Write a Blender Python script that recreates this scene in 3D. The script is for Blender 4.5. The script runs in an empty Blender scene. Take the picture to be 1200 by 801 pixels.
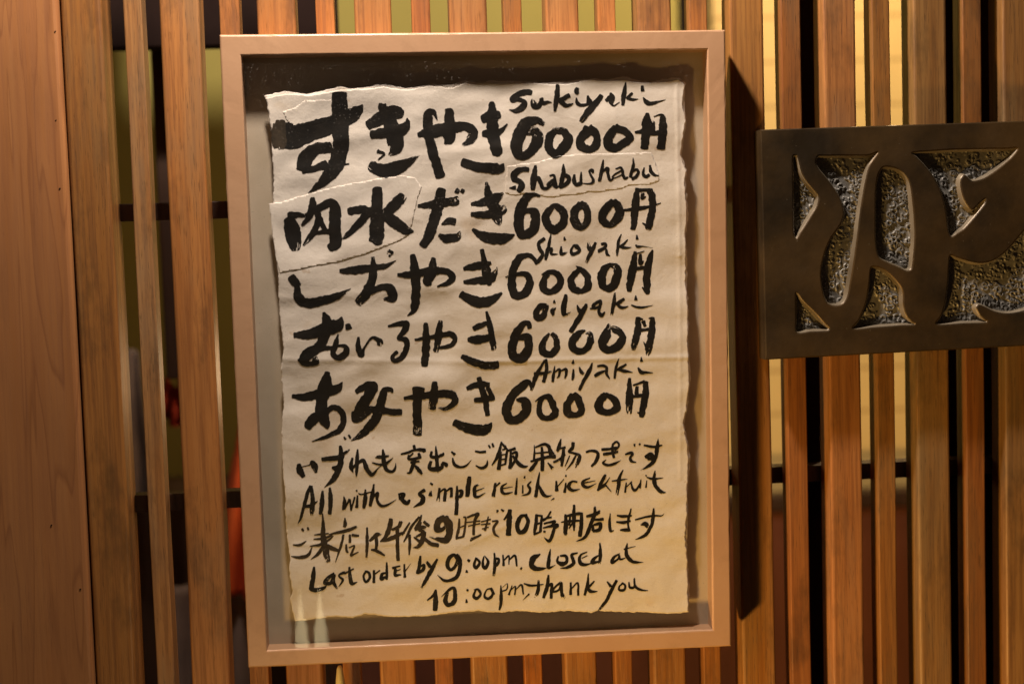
import bpy, bmesh, math, random
import numpy as np
from mathutils import Vector, Matrix
from mathutils.geometry import tessellate_polygon

sc = bpy.context.scene
# ---------------------------------------------------------------- camera
# World: X right along the wall, Z up, Y into the wall; the slat fronts lie at Y = 0.
F = 1700.0
CAMY = -1.74
Zc = -Vector((733.0, 23000.0, F)).normalized()
Xc = Vector((22600.0, -(733.0*22600.0 + F*F)/23000.0, F)).normalized()
Yc = Zc.cross(Xc)
cd = bpy.data.cameras.new('camera'); cam = bpy.data.objects.new('camera', cd)
sc.collection.objects.link(cam); sc.camera = cam
cd.sensor_width = 36.0; cd.lens = 36.0*F/1200.0
cd.clip_start = 0.02; cd.clip_end = 60.0
cols = [Vector((Xc[i], Yc[i], Zc[i])) for i in range(3)]
M3 = Matrix((cols[0], -cols[1], -cols[2])).transposed()
cam.matrix_world = Matrix.Translation((0, CAMY, 0)) @ M3.to_4x4()
cd.dof.use_dof = True; cd.dof.focus_distance = 1.74; cd.dof.aperture_fstop = 1.7
cd.dof.aperture_blades = 7

def at(px, py, Y):
    d = Vector((px-600.0, py-400.5, F))
    w = Vector((Xc.dot(d), Yc.dot(d), Zc.dot(d)))
    t = (Y-CAMY)/w.y
    return Vector((w.x*t, Y, w.z*t))

# ---------------------------------------------------------------- world, lamps, exposure
wd = bpy.data.worlds.new('World'); sc.world = wd; wd.use_nodes = True
wd.node_tree.nodes['Background'].inputs[0].default_value = (1.0, 0.56, 0.29, 1)
wd.node_tree.nodes['Background'].inputs[1].default_value = 0.026
sc.view_settings.view_transform = 'Standard'; sc.view_settings.look = 'None'
sc.view_settings.exposure = 0.0; sc.view_settings.gamma = 1.0
def lamp(name, kind, loc, power, col, radius, target=None, size=None, blend=None):
    l = bpy.data.lights.new(name, kind); l.energy = power; l.color = col; l.shadow_soft_size = radius
    o = bpy.data.objects.new(name, l); sc.collection.objects.link(o); o.location = loc
    if target is not None:
        o.rotation_euler = (Vector(target)-Vector(loc)).to_track_quat('-Z', 'Y').to_euler()
    if kind == 'SPOT':
        l.spot_size = math.radians(size); l.spot_blend = blend
    return o
lamp('ceiling_lamp_light', 'POINT', (-0.07, -0.35, 1.03), 110.0, (1.0, 0.83, 0.70), 0.046)
lamp('low_lamp_light', 'SPOT', (-0.95, -1.1, -1.62), 215.0, (1.0, 0.56, 0.15), 0.10, (0.9, 0.0, -0.75), 67.5, 1.0)
lamp('room_lamp_light', 'POINT', tuple(at(1100, -170, 0.74)), 15.5, (1.0, 0.68, 0.36), 0.06)
lamp('cloth_fill_light', 'POINT', tuple(at(420, 430, 0.50)), 1.0, (1.0, 0.66, 0.36), 0.05)  # added fill hidden behind the frame, brightens the cloths

# ---------------------------------------------------------------- helpers
def tag(o, label=None, cat=None, group=None, kind=None):
    if label: o['label'] = label
    if cat: o['category'] = cat
    if group: o['group'] = group
    if kind: o['kind'] = kind
    return o
def empty(name, loc, label, cat, group=None):
    o = bpy.data.objects.new(name, None); sc.collection.objects.link(o); o.location = loc
    o.empty_display_size = 0.05
    return tag(o, label, cat, group)
def link(name, me, mat, parent=None, smooth=False):
    o = bpy.data.objects.new(name, me); sc.collection.objects.link(o)
    if mat: me.materials.append(mat)
    if parent is not None:
        o.parent = parent
        o.matrix_parent_inverse = Matrix.Translation(-parent.location)
    if smooth: me.polygons.foreach_set('use_smooth', [True]*len(me.polygons))
    return o
def meshdata(name, vs, fs):
    me = bpy.data.meshes.new(name); me.from_pydata([tuple(v) for v in vs], [], [tuple(f) for f in fs]); me.update(); return me
def from_bm(name, bm):
    bmesh.ops.recalc_face_normals(bm, faces=bm.faces)
    me = bpy.data.meshes.new(name); bm.to_mesh(me); bm.free(); return me
def box_bm(x0, x1, y0, y1, z0, z1, bev=0.0, seg=2, centre=True, edges=None):
    """box mesh centred on its own origin; returns bmesh and centre"""
    c = Vector(((x0+x1)/2, (y0+y1)/2, (z0+z1)/2))
    bm = bmesh.new(); bmesh.ops.create_cube(bm, size=1.0)
    bmesh.ops.scale(bm, vec=(x1-x0, y1-y0, z1-z0), verts=bm.verts)
    if bev: bmesh.ops.bevel(bm, geom=list(bm.edges), offset=bev, segments=seg, affect='EDGES', profile=0.5)
    return bm, c
def vnoise(x, z, seed, scale):
    """smooth value noise in numpy, -1..1"""
    rng = np.random.RandomState(seed); T = rng.rand(64, 64)*2-1
    u = np.asarray(x, float)/scale+17.3; v = np.asarray(z, float)/scale+31.7
    i = np.floor(u).astype(int); j = np.floor(v).astype(int); a = u-i; b = v-j
    a = a*a*a*(a*(a*6-15)+10); b = b*b*b*(b*(b*6-15)+10)
    g = lambda p, q: T[p % 64, q % 64]
    return (g(i, j)*(1-a)+g(i+1, j)*a)*(1-b)+(g(i, j+1)*(1-a)+g(i+1, j+1)*a)*b

# ---------------------------------------------------------------- materials
class N:
    def __init__(s, name):
        s.m = bpy.data.materials.new(name); s.m.use_nodes = True; s.t = s.m.node_tree
        s.b = s.t.nodes['Principled BSDF']; s.out = s.t.nodes['Material Output']
    def n(s, kind, **kw):
        x = s.t.nodes.new(kind)
        for k, v in kw.items():
            if k in x.inputs.keys(): x.inputs[k].default_value = v
            else: setattr(x, k, v)
        return x
    def l(s, a, b): s.t.links.new(a, b)
    def math(s, op, a, b=None, clamp=False):
        x = s.t.nodes.new('ShaderNodeMath'); x.operation = op; x.use_clamp = clamp
        for i, v in enumerate((a, b)):
            if v is None: continue
            if isinstance(v, (int, float)): x.inputs[i].default_value = v
            else: s.l(v, x.inputs[i])
        return x.outputs[0]
    def ramp(s, f, stops):
        x = s.t.nodes.new('ShaderNodeValToRGB'); e = x.color_ramp.elements
        while len(e) < len(stops): e.new(0.5)
        for q, (p, c) in zip(e, stops):
            q.position = p; q.color = (c, c, c, 1) if isinstance(c, (int, float)) else tuple(c)+(1,)
        s.l(f, x.inputs[0]); return x.outputs[0]
    def mix(s, fac, a, b, mode='MIX'):
        x = s.t.nodes.new('ShaderNodeMix'); x.data_type = 'RGBA'; x.blend_type = mode
        for sock, v in ((x.inputs[0], fac), (x.inputs[6], a), (x.inputs[7], b)):
            if isinstance(v, (int, float)): sock.default_value = v
            elif isinstance(v, tuple): sock.default_value = v+(1,) if len(v) == 3 else v
            else: s.l(v, sock)
        return x.outputs[2]
    def coord(s, scale, offset=None, rnd=False):
        tc = s.n('ShaderNodeTexCoord'); mp = s.n('ShaderNodeMapping'); mp.inputs['Scale'].default_value = scale
        if rnd:
            oi = s.n('ShaderNodeObjectInfo'); vm = s.n('ShaderNodeVectorMath', operation='MULTIPLY_ADD')
            s.l(tc.outputs['Object'], vm.inputs[0]); vm.inputs[1].default_value = (1, 1, 1)
            cb = s.n('ShaderNodeCombineXYZ')
            s.l(s.math('MULTIPLY', oi.outputs['Random'], 37.0), cb.inputs[0]); s.l(s.math('MULTIPLY', oi.outputs['Random'], 91.0), cb.inputs[2])
            s.l(cb.outputs[0], vm.inputs[2]); s.l(vm.outputs[0], mp.inputs[0])
        else: s.l(tc.outputs['Object'], mp.inputs[0])
        return mp.outputs[0]
    def noise(s, vec, scale, detail=4, rough=0.55, dist=0.0):
        x = s.n('ShaderNodeTexNoise'); x.inputs['Scale'].default_value = scale; x.inputs['Detail'].default_value = detail
        x.inputs['Roughness'].default_value = rough; x.inputs['Distortion'].default_value = dist
        s.l(vec, x.inputs['Vector']); return x.outputs[0]
    def bump(s, h, strength, dist):
        x = s.n('ShaderNodeBump'); x.inputs['Strength'].default_value = strength; x.inputs['Distance'].default_value = dist
        s.l(h, x.inputs['Height']); s.l(x.outputs[0], s.b.inputs['Normal'])
    def rough(s, v): s.b.inputs['Roughness'].default_value = v

def wood(name, pale, mid, dark, grain=1.0, figure=0.0, wear=0.5, rough=0.5):
    """straight grained timber, grain along Z, tinted by object colour and shifted by object random"""
    w = N(name)
    v1 = w.coord((70, 70, 2.2), rnd=True); v2 = w.coord((260, 260, 7), rnd=True); v3 = w.coord((14, 14, 3.0), rnd=True)
    v4 = w.coord((900, 900, 45), rnd=True)
    n1 = w.noise(v1, 1.0, 5, 0.6, 0.6); n2 = w.noise(v2, 1.0, 3, 0.6); n3 = w.noise(v3, 1.0, 4, 0.6)
    base = w.mix(w.ramp(n1, [(0.30, 0.0), (0.70, 1.0)]), mid, pale)
    base = w.mix(w.math('MULTIPLY', w.ramp(n2, [(0.38, 1.0), (0.56, 0.0)]), 0.55*grain), base, dark)
    pores = w.ramp(w.noise(v4, 1.0, 2, 0.5), [(0.30, 1.0), (0.40, 0.0)])
    pm = w.math('MULTIPLY', pores, w.ramp(n3, [(0.40, 0.15), (0.62, 1.0)]))
    base = w.mix(w.math('MULTIPLY', pm, 0.75*grain), base, tuple(c*0.25 for c in dark))
    if figure:
        fv = w.coord((9, 9, 0.55), rnd=True); fn = w.noise(fv, 1.0, 3, 0.5, 1.2)
        ring = w.math('FRACT', w.math('MULTIPLY', fn, 11.0))
        base = w.mix(w.math('MULTIPLY', w.ramp(ring, [(0.0, 0.0), (0.82, 0.25), (0.93, 1.0), (1.0, 0.0)]), figure), base, dark)
    # grey weathering in patches of its own shape
    wm = w.ramp(n3, [(0.50, 0.0), (0.68, 1.0)])
    base = w.mix(w.math('MULTIPLY', wm, wear), base, (0.23, 0.16, 0.088))
    blot = w.ramp(w.noise(w.coord((22, 22, 9), rnd=True), 1.0, 5, 0.65), [(0.53, 0.0), (0.70, 1.0)])
    base = w.mix(w.math('MULTIPLY', blot, wear*1.0), base, (0.075, 0.040, 0.018))
    tone = w.ramp(w.noise(w.coord((5, 5, 1.6), rnd=True), 1.0, 3, 0.5), [(0.30, 0.72), (0.70, 1.12)])
    base = w.mix(1.0, base, tone, 'MULTIPLY')
    oi = w.n('ShaderNodeObjectInfo')
    base = w.mix(1.0, base, oi.outputs['Color'], 'MULTIPLY')
    w.l(base, w.b.inputs['Base Color'])
    w.l(w.ramp(n2, [(0.3, rough+0.12), (0.7, rough-0.06)]), w.b.inputs['Roughness'])
    hgt = w.math('SUBTRACT', w.math('MULTIPLY', n2, 0.6), w.math('MULTIPLY', pores, 0.9))
    w.bump(hgt, 0.35*grain, 0.0006)
    return w.m
M_SLAT = wood('slat_wood', (0.46, 0.215, 0.068), (0.37, 0.152, 0.042), (0.19, 0.07, 0.018), 1.0, 0.0, 0.55, 0.43)
M_BOARD = wood('board_wood', (0.44, 0.195, 0.066), (0.38, 0.155, 0.050), (0.22, 0.078, 0.026), 0.35, 0.55, 0.10, 0.5)
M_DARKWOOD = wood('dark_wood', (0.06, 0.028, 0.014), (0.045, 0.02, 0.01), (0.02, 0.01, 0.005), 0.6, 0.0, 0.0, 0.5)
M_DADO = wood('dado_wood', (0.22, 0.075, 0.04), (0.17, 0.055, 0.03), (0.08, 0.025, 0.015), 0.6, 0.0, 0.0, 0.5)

def paint_mat():
    w = N('painted_frame'); v = w.coord((1, 1, 1))
    big = w.noise(v, 9, 4, 0.6); fine = w.noise(v, 220, 3, 0.6)
    c = w.mix(w.ramp(big, [(0.35, 0.0), (0.7, 1.0)]), (0.53, 0.325, 0.19), (0.475, 0.28, 0.158))
    spots = w.ramp(w.noise(v, 95, 2, 0.5), [(0.72, 0.0), (0.76, 1.0)])
    c = w.mix(w.math('MULTIPLY', spots, 0.12), c, (0.40, 0.23, 0.12))
    scr = w.ramp(w.noise(w.coord((40, 40, 1500)), 1.0, 2, 0.5, 0.3), [(0.70, 0.0), (0.74, 1.0)])
    scr = w.math('MULTIPLY', scr, w.ramp(w.noise(v, 19, 3, 0.5), [(0.56, 0.0), (0.66, 1.0)]))
    c = w.mix(w.math('MULTIPLY', scr, 0.5), c, (0.72, 0.52, 0.36))
    grime = w.ramp(w.noise(v, 34, 5, 0.7), [(0.54, 0.0), (0.74, 1.0)])
    c = w.mix(w.math('MULTIPLY', grime, 0.22), c, (0.25, 0.14, 0.07))
    w.l(c, w.b.inputs['Base Color']); w.rough(0.40); w.bump(w.math('ADD', w.math('MULTIPLY', fine, 0.6), w.math('SUBTRACT', big, w.math('MULTIPLY', scr, 0.3))), 0.22, 0.0007)
    return w.m
M_FRAME = paint_mat()
def cloth_backing():
    w = N('backing_cloth'); v = w.coord((1, 1, 1))
    c = w.mix(w.ramp(w.noise(v, 7, 4, 0.6), [(0.36, 0.0), (0.64, 1.0)]), (0.46, 0.385, 0.285), (0.58, 0.50, 0.395))
    wv = w.noise(w.coord((1400, 1400, 1400)), 1.0, 1)
    w.l(w.mix(w.math('MULTIPLY', wv, 0.25), c, (0.3, 0.27, 0.22)), w.b.inputs['Base Color']); w.rough(0.9); w.bump(wv, 0.3, 0.0005)
    return w.m
M_BACK = cloth_backing()
def paper_mat():
    w = N('handmade_paper'); v = w.coord((1, 1, 1))
    tone = w.noise(v, 7, 5, 0.6)
    c = w.mix(w.ramp(tone, [(0.32, 0.0), (0.68, 1.0)]), (0.88, 0.825, 0.76), (0.825, 0.755, 0.675))
    fib = w.ramp(w.noise(w.coord((300, 300, 900)), 1.0, 3, 0.6, 1.5), [(0.40, 1.0), (0.50, 0.0)])
    c = w.mix(w.math('MULTIPLY', fib, 0.14), c, (0.50, 0.40, 0.28))
    stain = w.ramp(w.noise(v, 16, 3, 0.5), [(0.66, 0.0), (0.74, 1.0)])
    c = w.mix(w.math('MULTIPLY', stain, 0.30), c, (0.62, 0.42, 0.20))
    fox = w.ramp(w.noise(v, 70, 2, 0.5), [(0.735, 0.0), (0.77, 1.0)])
    c = w.mix(w.math('MULTIPLY', fox, 0.35), c, (0.45, 0.26, 0.10))
    w.l(c, w.b.inputs['Base Color']); w.rough(0.82)
    cr = w.n('ShaderNodeTexVoronoi'); cr.feature = 'DISTANCE_TO_EDGE'; cr.inputs['Scale'].default_value = 15
    dv = w.n('ShaderNodeVectorMath', operation='ADD'); nz = w.n('ShaderNodeTexNoise'); nz.inputs['Scale'].default_value = 12
    sv = w.n('ShaderNodeVectorMath', operation='SCALE'); sv.inputs['Scale'].default_value = 0.12
    w.l(v, nz.inputs['Vector']); w.l(nz.outputs['Color'], sv.inputs[0]); w.l(v, dv.inputs[0]); w.l(sv.outputs[0], dv.inputs[1]); w.l(dv.outputs[0], cr.inputs['Vector'])
    crease = w.ramp(cr.outputs['Distance'], [(0.0, 1.0), (0.10, 0.0)])
    h = w.math('ADD', w.math('MULTIPLY', w.noise(v, 55, 5, 0.62), 1.6), w.math('ADD', w.math('MULTIPLY', w.noise(v, 420, 3, 0.6), 0.18), w.math('MULTIPLY', crease, 0.22)))
    w.bump(h, 0.55, 0.0008)
    return w.m
M_PAPER = paper_mat()
def ink_mat(name, col, alt, lo, hi, rough):
    w = N(name); v = w.coord((1, 1, 1))
    w.l(w.mix(w.ramp(w.noise(v, 60, 5, 0.65), [(lo, 0.0), (hi, 1.0)]), col, alt), w.b.inputs['Base Color'])
    w.rough(rough); w.b.inputs['Specular IOR Level'].default_value = 0.25
    w.bump(w.noise(v, 300, 3, 0.6), 0.2, 0.0005)
    return w.m
M_INK = ink_mat('black_ink', (0.006, 0.0055, 0.005), (0.016, 0.013, 0.010), 0.4, 0.75, 0.55)
M_WASH = ink_mat('washed_ink', (0.024, 0.018, 0.011), (0.065, 0.047, 0.029), 0.38, 0.72, 0.7)
def glass_mat():
    w = N('clear_glass'); t = w.t
    tr = w.n('ShaderNodeBsdfTransparent'); tr.inputs[0].default_value = (0.965, 0.97, 0.96, 1)
    gl = w.n('ShaderNodeBsdfGlossy'); gl.inputs['Roughness'].default_value = 0.015
    df = w.n('ShaderNodeBsdfDiffuse'); df.inputs[0].default_value = (0.6, 0.56, 0.5, 1)
    fr = w.n('ShaderNodeFresnel'); fr.inputs[0].default_value = 1.5
    m1 = w.n('ShaderNodeMixShader'); m2 = w.n('ShaderNodeMixShader')
    w.l(w.math('MULTIPLY', fr.outputs[0], 1.0), m1.inputs[0]); w.l(tr.outputs[0], m1.inputs[1]); w.l(gl.outputs[0], m1.inputs[2])
    v = w.coord((1, 1, 1))
    dust = w.math('MULTIPLY', w.ramp(w.noise(v, 520, 2, 0.5), [(0.665, 0.0), (0.73, 1.0)]), w.ramp(w.noise(v, 13, 3, 0.6), [(0.42, 0.0), (0.68, 0.35)]))
    w.l(w.math('ADD', dust, 0.006), m2.inputs[0]); w.l(m1.outputs[0], m2.inputs[1]); w.l(df.outputs[0], m2.inputs[2])
    w.l(m2.outputs[0], w.out.inputs[0])
    return w.m
M_GLASS = glass_mat()
def bronze(name, a, b, metal, rough, bscale, bstr):
    w = N(name); v = w.coord((1, 1, 1))
    n = w.noise(v, 11, 5, 0.6)
    c = w.mix(w.ramp(n, [(0.32, 0.0), (0.70, 1.0)]), a, b)
    sp = w.ramp(w.noise(v, 260, 2, 0.5), [(0.74, 0.0), (0.78, 1.0)])
    c = w.mix(w.math('MULTIPLY', sp, 0.35), c, (0.35, 0.30, 0.22))
    w.l(c, w.b.inputs['Base Color']); w.b.inputs['Metallic'].default_value = metal
    w.l(w.ramp(w.noise(v, 26, 4, 0.6), [(0.3, rough-0.08), (0.7, rough+0.10)]), w.b.inputs['Roughness'])
    w.bump(w.noise(v, bscale, 4, 0.6), bstr, 0.0008)
    return w.m
M_BRONZE = bronze('dark_bronze', (0.030, 0.021, 0.011), (0.098, 0.060, 0.023), 0.4, 0.44, 160, 0.25)
M_BRONZEPIT = bronze('worn_bronze_ground', (0.13, 0.127, 0.115), (0.25, 0.243, 0.22), 0.25, 0.46, 500, 0.25)
M_RIM = bronze('rubbed_bronze', (0.30, 0.255, 0.185), (0.13, 0.105, 0.07), 0.3, 0.42, 160, 0.25)
def plain(name, a, b, scale=8, rough=0.8, emit=None, estr=0):
    w = N(name); v = w.coord((1, 1, 1))
    w.l(w.mix(w.ramp(w.noise(v, scale, 4, 0.6), [(0.3, 0.0), (0.7, 1.0)]), a, b), w.b.inputs['Base Color']); w.rough(rough)
    w.bump(w.noise(v, scale*12, 3, 0.6), 0.15, 0.002)
    if emit:
        w.b.inputs['Emission Color'].default_value = emit+(1,); w.b.inputs['Emission Strength'].default_value = estr
    return w.m
M_PLASTER = plain('olive_plaster', (0.37, 0.315, 0.08), (0.42, 0.36, 0.095), 3, 0.9)
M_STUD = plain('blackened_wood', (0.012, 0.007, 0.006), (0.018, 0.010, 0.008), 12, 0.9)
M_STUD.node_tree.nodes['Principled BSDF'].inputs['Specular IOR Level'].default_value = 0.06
M_ORANGE = plain('orange_cloth', (0.75, 0.13, 0.02), (0.62, 0.09, 0.02), 10, 0.9)
M_RED = plain('red_cloth', (0.34, 0.03, 0.012), (0.28, 0.025, 0.012), 10, 0.9)
M_PALE = plain('pale_cloth', (0.24, 0.175, 0.14), (0.15, 0.11, 0.09), 12, 0.9)
M_STEM = plain('pale_stem', (0.80, 0.70, 0.42), (0.72, 0.60, 0.34), 30, 0.6)
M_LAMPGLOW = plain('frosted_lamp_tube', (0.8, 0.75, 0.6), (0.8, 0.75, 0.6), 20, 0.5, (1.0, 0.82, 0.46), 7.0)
def tile_mat():
    w = N('golden_tiles'); tc = w.n('ShaderNodeTexCoord'); sp = w.n('ShaderNodeSeparateXYZ'); w.l(tc.outputs['Object'], sp.inputs[0])
    fr = w.math('FRACT', w.math('MULTIPLY', sp.outputs[2], 1/0.092))
    joint = w.ramp(fr, [(0.0, 1.0), (0.05, 1.0), (0.09, 0.0)])
    v = w.coord((1, 1, 1))
    c = w.mix(w.ramp(w.noise(v, 5, 3), [(0.3, 0.0), (0.7, 1.0)]), (0.64, 0.465, 0.165), (0.70, 0.51, 0.185))
    w.l(w.mix(w.math('MULTIPLY', joint, 0.8), c, (0.36, 0.22, 0.06)), w.b.inputs['Base Color']); w.rough(0.6)
    return w.m
M_TILE = tile_mat()

# ================================================================ the slatted wooden screen
ZT, ZB = 0.62, -0.95
screen = empty('slatted_screen', (0.1, 0.0, ZB), 'orange brown wooden lattice screen of upright slats behind the framed menu', 'screen')
rnd = random.Random(4)
def slat(x0, x1, y0, y1, col, mat=M_SLAT, name='slat', parent=screen, bev=0.0022, z0=ZB, z1=ZT):
    bm, c = box_bm(x0, x1, y0, y1, z0, z1)
    bm2 = bm
    vert = [e for e in bm.edges if abs(e.verts[0].co.z-e.verts[1].co.z) > 0.1]
    bmesh.ops.bevel(bm, geom=vert, offset=bev, segments=3, affect='EDGES', profile=0.5)
    # cut along the length so the edge can wander like planed timber
    cuts = 24; H = z1-z0
    for i in range(1, cuts):
        bmesh.ops.bisect_plane(bm, geom=bm.verts[:]+bm.edges[:]+bm.faces[:], plane_co=(0, 0, -H/2+H*i/cuts), plane_no=(0, 0, 1))
    s = rnd.random()*50
    for v in bm.verts:
        t = v.co.z*6+s
        v.co.x += 0.00035*math.sin(t*1.3+2*v.co.x)+0.0002*math.sin(t*3.1)
        v.co.y += 0.0003*math.sin(t*1.7+1.0)
    o = link(name, from_bm(name, bm), mat, parent, smooth=False)
    o.location = c
    o.color = tuple(col)+(1,)
    for p in o.data.polygons: p.use_smooth = False
    return o
wide = [(187,233.5),(301.5,347),(415.5,459),(526,570.5),(639,678),(747,787),(855,895),(965,1003),(1070,1109),(1175,1216),(1282,1322),(1390,1430)]
narrow = [(144.5,166),(257.5,281),(370.5,392.5),(482,504),(590,611.5),(700.5,721.5),(808,829),(915,938),(1022,1043),(1128,1150),(1235,1257),(1342,1364)]
wcol = [(.98,.92,.85),(1.05,1,1.0),(.98,.98,1.05),(.96,1,1.15),(.98,1.02,1.15),(.95,.99,1.1),(1.0,1.0,.85),(1.02,.99,1.05),(.74,.88,.95),(.78,.88,.9),(.8,.9,.9),(.9,.9,.9)]
ncol = [(.95,1.0,1.05),(1.08,.98,.95),(1.05,.92,.85),(.95,.8,.8),(1.2,.98,.7),(1.05,1,1.0),(1.0,.95,.9),(.9,.76,.65),(.78,.76,.6),(.78,.66,.5),(.9,.9,.9),(.9,.9,.9)]
for (a, b), c in zip(wide, wcol):
    slat(at(a, 20, 0).x, at(b, 20, 0).x, 0.0, 0.045, c, bev=0.0034)
for (a, b), c in zip(narrow, ncol):
    slat(at(a, 20, .004).x, at(b, 20, .004).x, 0.004, 0.036, c, bev=0.0016)
for (px, py) in ((150, 249), (150, 590)):
    z = at(px, py, 0.05).z
    bm, c = box_bm(at(126, 400, .05).x, at(1440, 400, .05).x, 0.0465, 0.072, z-0.0105, z+0.0105, 0.0015)
    o = link('rail', from_bm('rail', bm), M_DARKWOOD, screen); o.location = c; o.color = (1.2, 1, 1, 1)
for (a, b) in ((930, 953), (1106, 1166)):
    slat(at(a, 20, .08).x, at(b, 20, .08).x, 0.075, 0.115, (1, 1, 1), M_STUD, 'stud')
post = slat(at(71.5, 20, -.002).x, at(119.5, 20, -.002).x, -0.002, 0.058, (.74, .71, .58), M_SLAT, 'wooden_post', None, 0.004)
tag(post, 'square timber post standing between the broad smooth board and the first narrow slat', 'post')
board = slat(at(-230, 20, -.006).x, at(68.6, 20, -.006).x, -0.006, 0.03, (1, 1, 1), M_BOARD, 'wooden_board', None, 0.006)
tag(board, 'broad smooth reddish board with flowing grain at the far left edge of the screen', 'board')

def dot(name, px, py, r, Y, mat, parent):
    c = at(px, py, Y); bm = bmesh.new()
    bmesh.ops.create_cone(bm, cap_ends=True, segments=14, radius1=r, radius2=r*0.7, depth=0.0008)
    bmesh.ops.rotate(bm, verts=bm.verts, cent=(0, 0, 0), matrix=Matrix.Rotation(math.pi/2, 3, 'X'))
    for v in bm.verts: v.co.x += 0.0003*math.sin(v.co.z*3000)
    o = link(name, from_bm(name, bm), mat, parent); o.location = c; return o
for px, py, r in ((64.5, 37, .0009), (65.5, 141, .0009), (70, 221, .0012), (60, 615, .0010), (94, 690, .0012)):
    dot('nail_head', px, py, r, -0.0064, M_STUD, board)

# ================================================================ the room behind the slats
def flat(name, px0, px1, py0, py1, Y, th, mat, label, cat, bev=0.0, kind=None, parent=None):
    zp = px0 if px1-px0 < 800 else 950
    a = at(px0, py0, Y); b = at(px1, py1, Y); a.z = at(zp, py0, Y).z; b.z = at(zp, py1, Y).z
    bm, c = box_bm(a.x, b.x, Y, Y+th, b.z, a.z, bev)
    o = link(name, from_bm(name, bm), mat, parent); o.location = c
    return tag(o, label, cat, kind=kind)
flat('interior_wall', -500, 824, -500, 1300, 1.30, 0.05, M_PLASTER, 'olive yellow plaster wall of the room seen through the slats above the frame', 'wall')
flat('tiled_wall', 824.5, 1700, -500, 1300, 1.26, 0.09, M_TILE, 'bright golden wall with thin level joints seen through the slats above the plaque', 'wall')
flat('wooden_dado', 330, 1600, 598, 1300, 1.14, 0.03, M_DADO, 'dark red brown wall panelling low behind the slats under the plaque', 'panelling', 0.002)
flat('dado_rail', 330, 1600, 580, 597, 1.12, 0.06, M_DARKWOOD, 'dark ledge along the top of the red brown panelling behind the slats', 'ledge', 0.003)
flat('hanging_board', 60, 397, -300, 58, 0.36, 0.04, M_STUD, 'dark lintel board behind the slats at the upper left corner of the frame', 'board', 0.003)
flat('dark_gap_block', 40, 410, 596, 1300, 0.80, 0.3, M_DARKWOOD, 'dark low cabinet added to darken the gaps between the lower left slats', 'block', 0.004)  # added box that hides the olive wall so these gaps read dark
flat('dark_gap_panel', 158, 232, -300, 446, 0.50, 0.03, M_DARKWOOD, 'tall dark cupboard added to darken the gap left of the widest left slat', 'panel', 0.003)  # thin sheet put in as the dark background of this gap
def cloth(name, px0, px1, py0, py1, Y, mat, label, cat, taper, seed, group=None):
    a = at(px0, py0, Y); b = at(px1, py1, Y); nx, nz = 40, 30
    vs = []; fs = []
    for j in range(nz+1):
        for i in range(nx+1):
            u = i/nx; v = j/nz
            half = 0.5*(taper+(1-taper)*v**0.7)
            x = a.x+(b.x-a.x)*(0.5+(u-0.5)*2*half); z = a.z+(b.z-a.z)*v+0.01*math.sin(u*6+seed)
            y = Y+0.018*math.sin(u*19+seed+2*v)*(0.3+0.7*v)+0.01*math.sin(v*7+u*3)
            vs.append((x, y, z))
    for j in range(nz):
        for i in range(nx):
            k = j*(nx+1)+i; fs.append((k, k+1, k+nx+2, k+nx+1))
    o = link(name, meshdata(name, vs, fs), mat, None, True)
    m = o.modifiers.new('thickness', 'SOLIDIFY'); m.thickness = 0.004
    return tag(o, label, cat)
cloth('orange_cloth', 246, 352, 490, 700, 0.62, M_ORANGE, 'blurred orange red cloth hanging behind the slats at the lower left edge of the frame', 'cloth', 0.18, 1.0)
cloth('red_cloth', 186, 228, 448, 492, 0.66, M_RED, 'small dark red cloth behind the slats left of the orange one', 'cloth', 0.5, 2.0)
cloth('pale_cloth', 104, 182, 418, 600, 0.70, M_PALE, 'pale grey cloth hanging in the gap right of the timber post', 'cloth', 0.7, 3.0)
cloth('pale_curtain', 196, 330, 680, 1000, 0.68, M_PALE, 'long pale grey cloth below the orange cloth behind the slats', 'cloth', 0.9, 4.0)
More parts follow.
